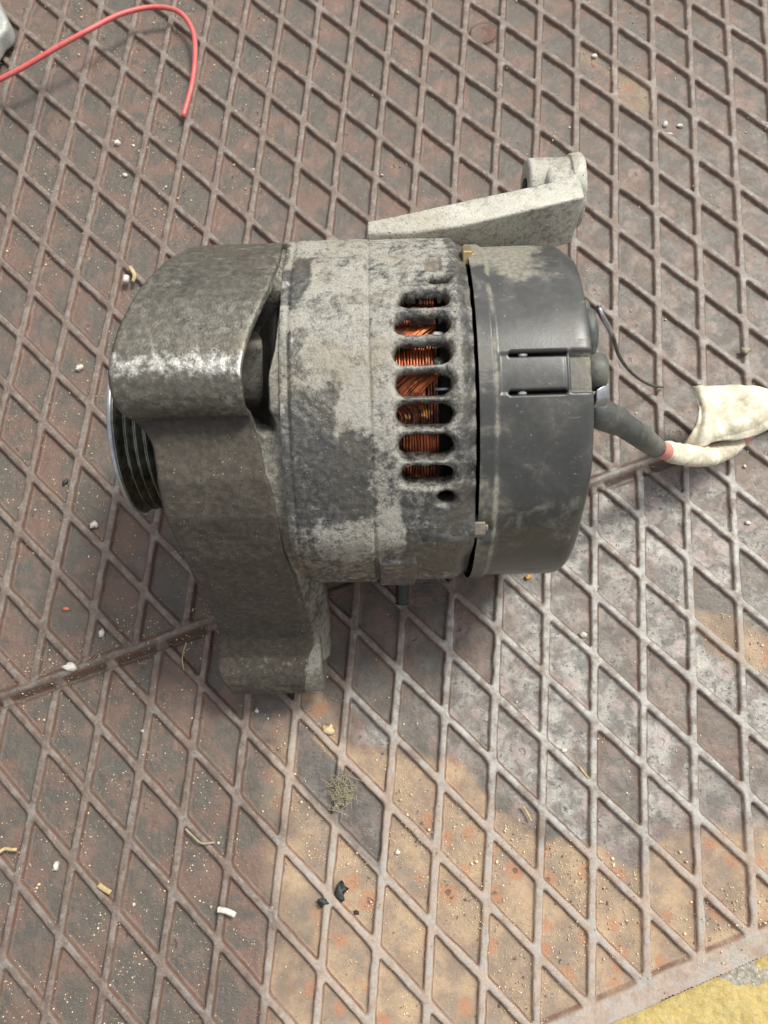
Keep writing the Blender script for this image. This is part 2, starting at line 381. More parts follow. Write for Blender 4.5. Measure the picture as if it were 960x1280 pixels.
# colour masks
nz = (fbm(X, Y, 60, 80, 4) - .5)
def W2(pts): return [onto(*p)[:2] for p in pts]
rust_sd = polysd(X, Y, W2([(395, 850), (425, 925), (452, 930), (560, 948), (598, 985), (655, 1035), (800, 1092), (838, 1042), (1150, 1045), (1150, 1450), (330, 1450), (318, 1200), (325, 1000), (345, 900)]))
rust = 1 - sstep(-.002, .0035, rust_sd + nz * .016)
left = sstep(300, 400, px + nz * 120); rust = rust * left
darkcell = 1 - sstep(-.001, .001, polysd(X, Y, W2([(372, 902), (428, 962), (480, 1003), (476, 1092), (425, 1035), (368, 975)])) + nz * .002)
rust = rust * (1 - darkcell)
r2 = 1 - sstep(-.004, .004, polysd(X, Y, W2([(862, 752), (905, 760), (960, 800), (1000, 850), (960, 850), (915, 835), (870, 790)])) + nz * .02)
rust = np.maximum(rust, r2 * .85)
r3 = 1 - sstep(-.003, .003, polysd(X, Y, W2([(725, 55), (765, 75), (812, 105), (815, 150), (770, 110), (722, 75)])) + nz * .02); rust = np.maximum(rust, r3 * .6)
steel = 1 - sstep(-.008, .008, polysd(X, Y, W2([(440, 860), (520, 795), (645, 735), (750, 590), (1050, 560), (1050, 1040), (838, 1042), (800, 1092), (655, 1035), (598, 985), (560, 948), (440, 935)])) + nz * .03)  # scoured steel, cut back below the housing so its shadow stays painted darker
steel2 = sstep(600, 900, px) * sstep(-100, 500, py) * .35; steel = np.clip(np.maximum(steel, steel2) + 0 * nz, 0, 1)
cell_id = np.floor((X - OB[0]) / LX) * 7.3 + np.floor(((Y - OB[1]) + (X - OB[0]) * LS / LX) / LV) * 3.1
cell_r = np.modf(np.abs(np.sin(cell_id) * 43758.5))[0]
steel = np.where((~far) & (ribB < .4), steel * (.15 + 1.15 * cell_r), steel)
steel = np.maximum(steel, darkcell * .35)
dark = darkcell * .35 + (1 - sstep(-.003, .004, polysd(X, Y, W2([(25, 100), (60, 100), (70, 150), (20, 165), (-10, 130)])) + nz * .01)) * .35
mask = np.stack([np.clip(rib, 0, 1), rust, np.clip(steel, 0, 1), np.clip(dark, 0, 1)], -1)
V = np.stack([X, Y, Z], -1)
fc = lambda a: a[:-1, :-1]
kfar = fc(inview & far); knear = fc(inview & ~far & (sE > 0))
p1 = link('steel_plate', grid_mesh('steel_plate', V, knear, {'mask': mask}), M['plate']); tag(p1, 'rusty brown steel plate with raised diamond ribs, between seam and kerb', kind='structure')
p2 = link('steel_plate', grid_mesh('steel_plate', V, kfar, {'mask': mask}), M['plate']); tag(p2, 'brown steel plate with raised diamond ribs beyond the seam', kind='structure')
# front lip of the near plate
bm = bmesh.new(); prev = None
for x in np.arange(-.12, .29, .004):
    y = EDGE[1] + (x - EDGE[0]) * EDGE[2]; a = bm.verts.new((x, y + .0003, -.0010)); b = bm.verts.new((x, y - .0004, -.006))
    if prev: bm.faces.new((prev[0], a, b, prev[1]))
    prev = (a, b)
# yellow painted concrete in front
gx2 = np.arange(-.10, .32, .0011); gt = np.arange(0, .14, .0011)
X2, T2 = np.meshgrid(gx2, gt, indexing='ij'); Y2 = EDGE[1] + (X2 - EDGE[0]) * EDGE[2] - T2
agg = fbm(X2, Y2, 130, 90, 4); peb = fbm(X2, Y2, 420, 95, 2)
Z2 = -.0035 + (agg - .5) * .0035 + (peb - .5) * .0018 - .0012 * np.exp(-T2 / .0012)
chip = sstep(.59, .68, fbm(X2, Y2, 55, 99, 4) + 0)
mk = np.stack([chip, peb, agg, np.ones_like(agg)], -1)
px2, py2 = project(X2, Y2)
def mat_kerb():
    q = NM('yellow_painted_concrete'); ch, pb, ag, _ = q.attr('mask'); n = q.noise(500, 5, .7); n2 = q.noise(1800, 3, .7)
    yl = q.mix(q.ramp(n, .38, .62), (.54, .40, .13), (.60, .48, .22))
    cc = q.mix(q.ramp(n, .4, .6), (.30, .27, .22), (.50, .46, .38)); cc = q.mix(q.ramp(q.voro(420), .3, .15), cc, (.62, .6, .52))
    cc = q.mix(q.ramp(n2, .58, .68), cc, (.10, .09, .08))
    c = q.mix(q.ramp(q.math('ADD', ch, q.math('MULTIPLY', q.math('SUBTRACT', n, .5), 1.2)), .45, .65), yl, cc)
    c = q.mix(q.ramp(q.noise(260, 4, .7), .56, .66, 0, .45), c, (.32, .26, .13)); q.bump([(n, .0012), (n2, .0005)]); return q.fin(c, .85, 0.)
kb = link('concrete_kerb', grid_mesh('concrete_kerb', np.stack([X2, Y2, Z2], -1)[:, ::-1], None, {'mask': mk[:, ::-1]}), mat_kerb())
tag(kb, 'chipped yellow painted concrete kerb at the plate edge', kind='structure')
lip = obj('plate_edge', bm, M['nutgrey'], p1); lip.data.materials.clear(); lip.data.materials.append(mat_simple('rusty_edge', (.16, .11, .085), (.24, .19, .16), .75, .1))
gm = bmesh.new(); vs = [gm.verts.new(p) for p in ((-.6, -.5, -.012), (.6, -.5, -.012), (.6, .9, -.012), (-.6, .9, -.012))]; gm.faces.new(vs)
tag(obj('ground', gm, mat_simple('dark_ground', (.07, .06, .05), (.1, .09, .08), .9)), 'dark ground under the steel plates', kind='structure')

# ------------------------------------------------------------------ the alternator
ALT = bpy.data.objects.new('alternator', None); COL.objects.link(ALT)
ALT.location = (0, .137, .075); ALT.rotation_euler = (0, 0, R(6))
tag(ALT, 'used car alternator with oxidised cast body, black rear cover and grimy mounting arm', 'alternator')
AM = np.array([[math.cos(R(6)), -math.sin(R(6)), 0], [math.sin(R(6)), math.cos(R(6)), 0], [0, 0, 1]]); AO = np.array([0, .137, .075])
def loc(px, py, z):                    # design helper: sight line at world height z, in the alternator's frame
    return (onto(px, py, z) - AO) @ AM

def gau(x, c, w): return np.exp(-((x - c) / w) ** 2)
# --- cast housing, height field over (x, angle)
xs = np.arange(-.0502, .0150, .00045); ts = np.arange(-180, 180.01, .38)
HX, HT = np.meshgrid(xs, ts, indexing='ij')
r = np.full(HX.shape, .0683)
r += .0026 * gau(HT, -63, 8.5) * (1 - .25 * sstep(-.03, -.05, HX)); r += .0018 * gau(HT, 47, 7); r += .002 * gau(HT, 150, 9)
r -= .0012 * sstep(-72, -80, HT) * sstep(-140, -120, HT)
r += .0022 * sstep(-70, -73, HT) * sstep(-112, -108, HT) * sstep(-.0200, -.0193, HX) * sstep(-.0052, -.0060, HX)
r -= .0007 * gau(HX, -.0205, .00055) * (.5 + .7 * vnoise(HT, HX, .15, 4)); r += .0004 * sstep(-.0205, -.0210, HX)
r -= .0007 * gau(HX, -.0478, .0008)
slots = [(-48.4, .0015, .0071, 1.35), (-41.3, -.0105, .0070, 2.15), (-32.6, -.0115, .0070, 2.6), (-23.6, -.0121, .0071, 2.65), (-14.9, -.0121, .0070, 2.6),
         (-6.2, -.0124, .0068, 2.35), (2.9, -.0119, .0067, 2.25), (11.6, -.0100, .0070, 2.0), (19.6, .0004, .0075, 1.05)]
depth = np.zeros_like(r); inner = np.full(r.shape, 1.)
wob = (fbm(HX, HT / 850, 400, 5, 3) - .5) * .0006
shoulder = sstep(.0092, .0150, HX)
fin_zone = sstep(-.0135, -.006, HX) * sstep(-52, -48, HT) * sstep(26, 20, HT)
for tc_, xa, xb, hh in slots:
    hh *= 1.28; rr = hh * .00119; xc0, xc1 = xa + rr, xb - rr
    dx = np.maximum(np.maximum(xc0 - HX, HX - xc1), 0); dt = (HT - tc_) * .00119
    sd = np.hypot(dx, dt) - rr + wob
    depth = np.maximum(depth, .0055 * (1 - sstep(-.0008, .0006, sd)) + .0014 * (1 - sstep(.0, .0022, sd)))
    inner = np.minimum(inner, sd)
r = r - depth + .0006 * fin_zone * (1 - sstep(0, .0032, inner) * .4)
r += fin_zone * shoulder * .0007 * np.cos((HT + 19) / 8.85 * 2 * math.pi)
r -= .0030 * shoulder * (1 - .75 * gau(HT, -61, 7)) 
boxr = sstep(-.0012, .0, HX) * sstep(.0058, .0048, HX) * sstep(23.5, 24.8, HT) * sstep(32, 30.5, HT); r -= .0017 * boxr
r += (fbm(HX, HT / 850, 220, 15, 4) - .5) * .0006 + (fbm(HX, HT / 850, 900, 17, 2) - .5) * .0003
HVv = np.stack([HX, r * np.sin(np.radians(HT)), r * np.cos(np.radians(HT))], -1)
nn = fbm(HX + 1, HT / 850 + 1, 70, 33, 5) - .5
def blob(x0, x1, t0, t1, sx=.0015, st=2.5):
    j = nn * .012; jt = nn * 18
    return sstep(x0 - sx, x0 + sx, HX + j) * sstep(x1 + sx, x1 - sx, HX + j) * sstep(t0 - st, t0 + st, HT + jt) * sstep(t1 + st, t1 - st, HT + jt)
oxi = .38 + .40 * blob(-.052, -.0205, -28, 60) + .35 * blob(-.0205, -.011, -30, 60) + .25 * blob(-.0205, -.012, -62, -28)
oxi = oxi + .30 * blob(-.012, .009, -48, 55) + .35 * blob(-.040, -.010, -69, -54) - .75 * blob(-.049, -.042, 12, 29) - .65 * blob(-.049, -.040, -12, 4) - .6 * blob(-.049, -.034, -30, -16)  # pale gritty band on the lower ridge also carries its painted highlight
oxi = oxi - .6 * blob(-.052, -.022, -54, -31) - .55 * blob(-.010, .014, -85, -50) + .15 * blob(-.034, -.0215, -33, -15) - .22 * fin_zone - .3 * shoulder - .25 * sstep(-.0478, -.050, HX)
gri = .15 + .6 * boxr + .35 * blob(-.05, .0, -90, -66) + .22 * sstep(-.0485, -.0495, HX) + .25 * blob(-.022, -.01, -60, -25) + .35 * shoulder * (1 - gau(HT, -61, 8))
bri = .14 + .10 * fin_zone + .22 * gau(HT, -58, 6) * sstep(-.035, -.02, HX) + .15 * blob(-.046, -.025, -16, 10)  # highlight of the lower ridge painted in as brighter metal
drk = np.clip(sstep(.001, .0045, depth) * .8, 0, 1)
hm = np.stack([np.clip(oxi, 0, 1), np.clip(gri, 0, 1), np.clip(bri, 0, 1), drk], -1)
kp = fc(inner > -.00045) & fc(np.roll(inner, -1, 0) > -.00045)
isp = int(np.searchsorted(xs, -.0205))
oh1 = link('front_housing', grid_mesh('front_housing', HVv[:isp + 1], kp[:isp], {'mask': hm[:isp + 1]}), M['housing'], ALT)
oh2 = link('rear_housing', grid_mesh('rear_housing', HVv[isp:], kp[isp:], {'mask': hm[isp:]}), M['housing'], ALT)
# end walls and the dark inside
bm = bmesh.new(); add_lathe_x(bm, [(-.0500, .002), (-.0500, .0672)], n=72); o = obj('front_wall', bm, M['bracket'], ALT)
bm = bmesh.new(); add_lathe_x(bm, [(-.085, .012), (-.084, .030), (-.072, .040), (-.056, .058), (-.052, .062)], n=64); obj('front_hub', bm, M['bracket'], ALT)
bm = bmesh.new(); add_lathe_x(bm, [(.0146, .0650), (.0140, .0600), (.0140, .01)], n=72); obj('rear_wall', bm, M['core'], ALT)
bm = bmesh.new(); add_lathe_x(bm, [(-.05, .050), (-.02, .0545), (.004, .0545), (.0045, .047), (.0125, .047)], n=72); obj('stator_core', bm, M['core'], ALT)
# copper winding: overlapping bundles of round wire that cross the slots in arcs
bm = bmesh.new(); rw = .00040
def wire(x0, t0, t1, slant=0, bow=0, rad=.0592, n=14):
    pts = []
    for i in range(n):
        f = i / (n - 1); t = R(t0 + (t1 - t0) * f)
        x = x0 + slant * (f - .5) + bow * (4 * f * (1 - f)); q = rad + .0007 * math.sin(f * math.pi)
        pts.append((x, q * math.sin(t), q * math.cos(t)))
    add_tube(bm, pts, rw * random.uniform(.85, 1.15), 6)
for j in range(16):
    wire(-.0125 + j * .00098, -52, 25, 0, random.uniform(-.0003, .0003), .0578 + random.uniform(0, .0006), 44)
for (tc_, kind_) in ((-41.3, 's'), (-32.6, 's'), (-23.6, 'f'), (-14.9, 'd'), (-6.2, 's'), (2.9, 'd'), (11.6, 's')):
    for j in range(13):
        x0 = -.0115 + j * .00102 + random.uniform(-.00012, .00012)
        if kind_ == 's': wire(x0, tc_ - 4.5, tc_ + 4.5, random.uniform(-.0005, .0005), 0, .0590 + random.uniform(0, .001))
        elif kind_ == 'd': wire(x0 - .002, tc_ - 4.4, tc_ + 4.4, .009, random.uniform(-.0009, -.0002), .0590 + random.uniform(0, .0012))
        else: wire(x0 - .003, tc_ - 4.4, tc_ + 4.4, -.004 + .0006 * j * .5, .0042 - j * .0003, .0590 + random.uniform(0, .0012))
w = obj('copper_winding', bm, M['copper'], ALT); tag(w, 'orange copper windings seen through the cooling slots', kind='stuff')
bm = bmesh.new(); add_lump(bm, (.0035, .0025, .0598), (.0027, .0022, .0016), 4, 3, .12, 0); obj('insulating_sleeve', bm, M['sleeve'], ALT)
bm = bmesh.new(); add_lump(bm, (.0030, -.0068, .0590), (.0022, .0022, .0018), 5, 3, .1, 0); obj('terminal_blob', bm, M['rubber'], ALT)
bm = bmesh.new(); add_tube(bm, [(.0015, -.0158, .0575), (.0085, -.0158, .0575)], .0006, 8); obj('lead_wire', bm, M['zinc'], ALT)

# --- rear cover, black plastic, height field
xs = np.concatenate([np.arange(.0158, .0486, .00045), .0486 + .0054 * np.sin(np.linspace(0, math.pi / 2, 12))]); ts = np.arange(-180, 180.01, .5)
CX, CT = np.meshgrid(xs, ts, indexing='ij')
r = np.full(CX.shape, .0660) + .0011 * sstep(.0216, .0208, CX)
r += .0005 * gau(CX, .0217, .0004)
rad_ = .0054; low = sstep(-40, -62, CT) + sstep(30, 45, CT); low = np.clip(low, 0, 1)
f = np.clip((CX - .0486) / .0054, 0, 1); r -= (1 - np.sqrt(np.clip(1 - f * f, 0, 1))) * (.0012 + .0046 * low)
tslot = []
for tc_, xa, xb, hh in ((-6.5, .0259, .0457, .62), (-18.0, .0256, .0452, .62)):
    rr = hh * .00115; dx = np.maximum(np.maximum(xa + rr - CX, CX - xb + rr), 0); sd = np.hypot(dx, (CT - tc_) * .00115) - rr
    tslot.append(sd)
sd = np.minimum(*tslot)
panel = sstep(-18.6, -18.0, CT) * sstep(-6.1, -6.7, CT)
r -= .0004 * panel * sstep(.0225, .0232, CX)
r -= .0022 * panel * sstep(.0462, .0468, CX)
r -= .0003 * panel * sstep(.0462, .0452, CX) * gau(CX, .0452, .0006)
r -= .0012 * gau(CT, -6.5, .6) * sstep(.0455, .047, CX)
r -= .003 * (1 - sstep(-.00035, .0001, sd))
r += (fbm(CX, CT / 850, 60, 115, 2) - .5) * .0003
r -= .0016 * gau(CT, -61, 3.2) * sstep(.0216, .0205, CX)
r += .0012 * gau(CT, -66, 3.) * sstep(.024, .022, CX)
CV = np.stack([CX, r * np.sin(np.radians(CT)), r * np.cos(np.radians(CT))], -1)
cn = fbm(CX + 2, CT / 850 + 1, 60, 133, 5) - .5
dus = .30 + .55 * sstep(14, 30, CT + cn * 30) * sstep(.054, .036, CX + cn * .02) + .3 * gau(CX, .0216, .0009) + .22 * panel * sstep(.0462, .047, CX) + .12 * sstep(.022, .016, CX) + .25 * sstep(-30, -60, CT) * .5 + .06 * panel
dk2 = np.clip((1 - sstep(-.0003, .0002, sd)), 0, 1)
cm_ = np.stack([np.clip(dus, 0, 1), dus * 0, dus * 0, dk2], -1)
cov = link('rear_cover', grid_mesh('rear_cover', CV, fc(sd > -.0003), {'mask': cm_}), M['cover'], ALT)
bm = bmesh.new(); add_lathe_x(bm, [(.0539, .0605), (.0539, .004)], n=64); obj('cover_end', bm, M['cover'], cov)
bm = bmesh.new(); add_lathe_x(bm, [(.0160, .0655), (.0160, .03)], n=64); obj('cover_rim', bm, M['core'], cov)
bm = bmesh.new(); add_lathe_x(bm, [(.0235, .0585), (.050, .0585)], n=64); obj('rectifier', bm, M['core'], ALT)
bm = bmesh.new()
for tc_, x_, c_ in ((-6.1, .0312, 0), (-18.0, .0305, 1)):
    add_lump(bm, (x_, .0632 * math.sin(R(tc_)), .0632 * math.cos(R(tc_))), (.0016, .0007, .0012), 3 + c_, 2, .1, 0)
obj('terminal_pin', bm, M['sleeve'], ALT)

# --- front bracket: a curved cast web over the pulley, ending in two pivot bosses
def rt(t, q): return (q * math.sin(R(t)), q * math.cos(R(t)))
P = [rt(100, .066), rt(80, .068), rt(60, .070), rt(45, .0705), rt(30, .072), rt(17, .0745), rt(7, .0775)]
c1 = (-.0133, .0660)
for an in (10, -10, -30, -50, -70, -90, -108): P.append((c1[0] + .0138 * math.sin(R(an)), c1[1] + .0138 * math.cos(R(an))))
P += [(-.0285, .0585), (-.0340, .0560), (-.045, .0520), (-.055, .0425), (-.0650, .0250), (-.0730, .0050), (-.0800, -.0150), (-.0860, -.0310)]
c2 = (-.0885, -.0570)
for an in (-12, -35, -55, -75, -90, -110, -135, -160): P.append((c2[0] + .0178 * math.sin(R(an)), c2[1] + .0178 * math.cos(R(an))))
P = np.array(P); S = np.r_[0, np.cumsum(np.hypot(*np.diff(P, axis=0).T))]
LEFT = [(0, -.066), (.0234, -.074), (.0474, -.0815), (0.0719, -0.0882), (0.0895, -0.093), (0.103, -0.0963), (0.1158, -0.0987), (0.1253, -0.1012), (0.1347, -0.1024), (0.1428, -0.1028), (0.1492, -0.1028), (0.1557, -0.1020), (0.1636, -0.1), (0.1706, -0.0947), (0.1814, -0.0933), (0.1959, -0.0929), (0.2068, -0.0917), (0.2191, -0.0899), (0.243, -0.0886), (0.262, -0.0872), (0.2718, -0.0870), (0.281, -0.0892), (0.2921, -0.0911), (0.3021, -0.0899), (0.3059, -0.088), (.336, -.086)]
RIGHT = [(0, -.052), (0.0674, -0.0526), (0.0842, -0.0514), (0.1019, -0.0526), (0.1138, -0.0543), (0.1269, -0.0583), (0.1331, -0.0595), (0.1415, -0.0608), (0.1491, -0.0606), (0.1577, -0.0611), (0.1680, -0.0597), (0.1743, -0.058), (0.1851, -0.0562), (0.191, -0.0546), (0.2005, -0.0541), (0.2172, -0.0534), (0.231, -0.0521), (0.2574, -0.0513), (0.2784, -0.0512), (0.2914, -0.0515), (0.3047, -0.0540), (.336, -.056)]
def smooth1(a, k):
    if k < 2: return a
    w = np.hanning(k + 2)[1:-1]; w /= w.sum(); return np.convolve(np.pad(a, (k // 2, k - 1 - k // 2), 'edge'), w, 'valid')
ss = np.linspace(0, S[-1], 430)
QY = smooth1(np.interp(ss, S, P[:, 0]), 5); QZ = smooth1(np.interp(ss, S, P[:, 1]), 5)
XL = smooth1(np.interp(ss, *np.array(LEFT).T), 13); XR = smooth1(np.interp(ss, *np.array(RIGHT).T), 13)
ty = np.gradient(QY); tz = np.gradient(QZ); ln = np.hypot(ty, tz); NY, NZ = -tz / ln, ty / ln
cc = NY * QY + NZ * QZ                                  # make normals point outwards
sg = np.where(cc.mean() < 0, -1, 1); NY, NZ = NY * sg, NZ * sg
TH = np.interp(ss, [0, .09, .12, .168, .19, .24, .27, .336], [.008, .006, .0020, .0022, .006, .016, .019, .019])
nu = 60; fr = .0016; frR = .0007
u = np.linspace(0, 1, nu); u = .5 - .5 * np.cos(math.pi * u) * (1 - .35 * np.sin(math.pi * u) ** 2)
rows = []
brn = lambda a, b, sc_, sd_: fbm(a + 5, b + 5, sc_, sd_, 4) - .5
for k in range(len(ss)):
    w_ = XR[k] - XL[k]; xx = XL[k] + w_ * u
    e = np.clip(fr - (xx - XL[k]), 0, fr); dep = fr - np.sqrt(np.maximum(fr * fr - e * e, 0)); e = np.clip(frR - (XR[k] - xx), 0, frR); dep = dep + frR - np.sqrt(np.maximum(frR * frR - e * e, 0))
    out_ = np.stack([xx, QY[k] - NY[k] * dep, QZ[k] - NZ[k] * dep], -1)
    nside = 6; dd = np.linspace(frR, TH[k], nside)[1:]; slant = .0085 * sstep(.215, .262, ss[k]) * np.clip(dd / .017, 0, 1) ** .8
    rs_ = np.stack([XR[k] + slant, QY[k] - NY[k] * dd, QZ[k] - NZ[k] * dd], -1)
    ls_ = np.stack([np.full(nside - 1, XL[k]), QY[k] - NY[k] * dd, QZ[k] - NZ[k] * dd], -1)
    rows.append(np.vstack([ls_[::-1], out_, rs_, ls_[-1:]]))
BV = np.array(rows)
BS = np.repeat(ss[:, None], BV.shape[1], 1); BX = BV[..., 0]
amp = (fbm(BX + 1, BS, 150, 201, 4) - .5) * .0006 + (fbm(BX, BS, 700, 205, 2) - .5) * .0003
# faint parting line a little way in from the right edge, and a shallow dimple
amp -= .0004 * gau(BX - np.repeat(XR[:, None], BV.shape[1], 1), -.0078, .0004) * sstep(.08, .1, BS) * (1 - sstep(.15, .16, BS))
amp -= .0004 * gau(BX - np.repeat(XR[:, None], BV.shape[1], 1), -.0058, .0004) * sstep(.255, .262, BS)
amp -= .0009 * gau(BX, -.0815, .0022) * gau(BS, .103, .0055)
BV[..., 1] += NY[:, None] * amp; BV[..., 2] += NZ[:, None] * amp
bn = fbm(BX + 3, BS + 2, 60, 210, 5) - .5; bj = BS + bn * .012
side_ = sstep(.0004, .0012, BX - np.repeat(XR[:, None], BV.shape[1], 1)) * sstep(.2, .23, BS)
var_ = fbm(BX + 9, BS + 4, 28, 250, 3) - .5
g_ = .18 + .78 * sstep(.157, .168, bj) - .40 * sstep(.280, .296, bj) - .7 * side_ + var_ * .9
o_ = .30 + .28 * gau(bj, .134, .009) + .35 * gau(BX - np.repeat(XR[:, None], BV.shape[1], 1), 0, .003) * sstep(.07, .1, BS) * (1 - sstep(.15, .165, BS)) + .3 * gau(bj, .293, .007) + .45 * side_ + var_ * .5
b_ = .10 + .50 * gau(bj, .1405, .006) + .22 * gau(bj, .292, .005) + .2 * gau(BX - np.repeat(XR[:, None], BV.shape[1], 1), 0, .0012)  # highlights along both bosses painted in as brighter metal
d_ = .5 * gau(BX, -.0815, .0025) * gau(BS, .103, .006) + .3 * gau(BX, -.0835, .003) * gau(BS, .118, .004) + .5 * gau(bj, .1640, .0050) + .35 * gau(bj, .272, .006) + .3 * sstep(.303, .318, bj) + .12 * gau(bj, .05, .02) * 0  # shade painted dark into the fold below the boss and round the lower boss
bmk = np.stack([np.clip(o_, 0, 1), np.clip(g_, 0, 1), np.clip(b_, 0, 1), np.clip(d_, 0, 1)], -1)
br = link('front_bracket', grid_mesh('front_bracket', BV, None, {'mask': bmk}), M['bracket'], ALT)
# side web with its pocket, between the bracket's right lip and the housing
k0, k1 = int(np.searchsorted(ss, .060)), int(np.searchsorted(ss, .240)); nu2 = 40; rows = []; dpt = []
for k in range(k0, k1):
    A = np.array([XR[k] - .0002, QY[k] - NY[k] * .0022, QZ[k] - NZ[k] * .0022]); th = math.atan2(QY[k], QZ[k])
    Cc = np.array([-.0494, .0676 * math.sin(th), .0672 * math.cos(th)]); deg = math.degrees(th)
    pk = float(sstep(-29, -21, deg) * sstep(17, 12, deg)); v = np.linspace(0, 1, nu2)[:, None]
    KP = np.array([[0, 0, 0], [.06, 0, .0016], [.18, -.012, .0024], [.34, -.012, .020], [.62, .0042, .019], [.74, .0068, .004], [.80, .0075, .0006], [1, 1, 0]])
    Wd = Cc[0] - A[0]; KP[-1, 1] = Wd; KP[4:7, 1] = np.minimum(KP[4:7, 1], Wd * np.array([.55, .70, .78]))
    L0 = A + (Cc - A) * v; rad3 = np.array([0, math.sin(th), math.cos(th)])
    dxk = np.interp(v.ravel(), KP[:, 0], KP[:, 1]); dpk = np.interp(v.ravel(), KP[:, 0], KP[:, 2]); fr_ = np.clip(dxk / Wd, 0, 1)[:, None]
    L1 = A + (Cc - A) * fr_; L1[:, 0] = A[0] + dxk; L1 = L1 - rad3 * dpk[:, None]
    L = L0 * (1 - pk) + L1 * pk - rad3 * .0006 * np.sin(v * math.pi); wx_ = np.clip(dpk / .02, 0, 1)
    rows.append(L); dpt.append((pk * wx_).ravel())
WV = np.array(rows); dpt = np.array(dpt); WB = np.repeat(ss[k0:k1, None], nu2, 1)
tdeg = np.degrees(np.arctan2(WV[..., 1], WV[..., 2]))
wm = np.stack([np.clip(.35 + .5 * gau(tdeg, 6, 4) * dpt, 0, 1), np.clip(.35 + .25 * dpt, 0, 1), .1 + 0 * dpt, np.clip(2.2 * dpt * (1 - .95 * gau(tdeg, 5, 3.6)), 0, 1)], -1)  # pocket shade painted dark, its upper part left pale
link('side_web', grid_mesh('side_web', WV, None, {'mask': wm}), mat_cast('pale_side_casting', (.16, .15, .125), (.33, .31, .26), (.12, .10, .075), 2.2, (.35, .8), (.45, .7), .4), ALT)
# bosses
M['sidecast'] = mat_cast('worn_side_casting', (.15, .145, .125), (.30, .285, .245), (.10, .085, .065), 4.4, (.3, .9), (.45, .7), .4, plain=(.45, .35, .15, 0.))
def boss(cy, cz, q, x0, x1, bore):
    b = bmesh.new(); add_lathe_x(b, [(x0 + .002, bore), (x0, bore + .001), (x0, q - .001), (x0 + .001, q), (x1 - .001, q), (x1, q - .001), (x1, bore + .001), (x1 - .002, bore)], cy, cz, 48)
    return obj('pivot_boss', b, M['sidecast'], br)
boss(c1[0], c1[1] - .0004, .0124, -.1010, -.0860, .0052)
boss(c2[0], c2[1], .0171, -.0868, -.0464, .0055)
# --- pulley
bm = bmesh.new(); prof = [(-.1186, .020), (-.1188, .0345), (-.1180, .0365), (-.1166, .0366)]
x = -.1160
for k in range(5): prof += [(x, .0352), (x + .0012, .0315), (x + .0017, .0315), (x + .0029, .0352), (x + .0034, .0356)]; x += .0036
prof += [(x + .0006, .0356), (x + .0012, .0340), (x + .002, .020), (x + .010, .012)]
add_lathe_x(bm, prof, n=96); pu = obj('pulley', bm, M['pulley'], ALT); bevel(pu, .0002, 2, 20)
bm = bmesh.new(); add_lathe_x(bm, [(-.1189, .0335), (-.1191, .0362), (-.1186, .0370), (-.1172, .0370), (-.1170, .0362)], n=96); obj('rim', bm, M['zinc'], pu)
bm = bmesh.new(); add_lathe_x(bm, [(-.128, .0085), (-.084, .0085)], n=24); obj('shaft', bm, M['nutgrey'], ALT)
bm = bmesh.new(); add_lathe_x(bm, [(-.1255, .0115), (-.1186, .0115)], n=6); bevel(obj('shaft_nut', bm, M['nutgrey'], ALT, False), .0005)

# --- through bolts with nuts in the gap before the cover
def nut(t, q, x0, x1, rr, mt):
    b = bmesh.new(); cy, cz = rt(t, q); add_lathe_x(b, [(x0, rr), (x1, rr)], cy, cz, 6)
    add_lathe_x(b, [(x1 - .0002, rr * .55), (x1 + .0012, rr * .55)], cy, cz, 16)
    return bevel(obj('bolt_nut', b, mt, ALT, False), .0004)
nut(37, .0650, .0138, .0172, .0048, M['nut']); nut(-61.5, .0648, .0130, .0185, .0044, M['nutgrey'])
bm = bmesh.new(); cy, cz = rt(-61.5, .0640); add_lathe_x(bm, [(-.004, .0070), (.0115, .0070), (.0127, .0064), (.0132, .003)], cy, cz, 32)
me_b = obj('bolt_boss', bm, mat_simple('grey_boss', (.12, .125, .125), (.2, .2, .19), .4, .5, 250, .0004), ALT)
# --- stud sticking out below the housing
s0 = loc(503, 700, .075 - .030); s1 = loc(503, 754, .075 - .040)
bm = bmesh.new(); d = Vector(s1) - Vector(s0); pts = [Vector(s0) + d * f for f in np.linspace(0, 1, 22)]
add_tube(bm, pts, [.0027 + (.0004 if i % 2 else -.0001) for i in range(22)], 14); obj('stud', bm, M['blackthing'], ALT)

# --- adjusting arm with its ear
bm = bmesh.new()
secs = [(-.0210, [(.0655, .0405), (.0600, .0400), (.0560, .0300), (.0558, .0280), (.0640, .0200)]),
        (-.0040, [(.0690, .0405), (.0600, .0400), (.0560, .0300), (.0558, .0280), (.0700, .0180)]),
        (.0163, [(.0740, .0400), (.0623, .0400), (.0622, .0303), (.0610, .0270), (.0745, .0160)]),
        (.0380, [(.0790, .0395), (.0675, .0400), (.0668, .0250), (.0650, .0205), (.0800, .0090)]),
        (.0585, [(.0850, .0375), (.0727, .0398), (.0715, .0185), (.0695, .0145), (.0880, .0030)]),
        (.0660, [(.0930, .0320), (.0765, .0370), (.0745, .0150), (.0740, .0110), (.0920, .0020)])]
fine_ = []
for (xa, A_), (xb, B_) in zip(secs[:-1], secs[1:]):
    nseg = 1
    for q in range(nseg):
        f = q / nseg; fine_.append([(xa + (xb - xa) * f, a[0] + (b[0] - a[0]) * f, a[1] + (b[1] - a[1]) * f) for a, b in zip(A_, B_)])
fine_.append([(secs[-1][0], *p) for p in secs[-1][1]])
add_loft(bm, fine_)
arm = obj('adjusting_arm', bm, M['arm'], ALT, True)
bevel(arm, .0010, 3, 30)
bm = bmesh.new(); ey, ez = .0962, .0160
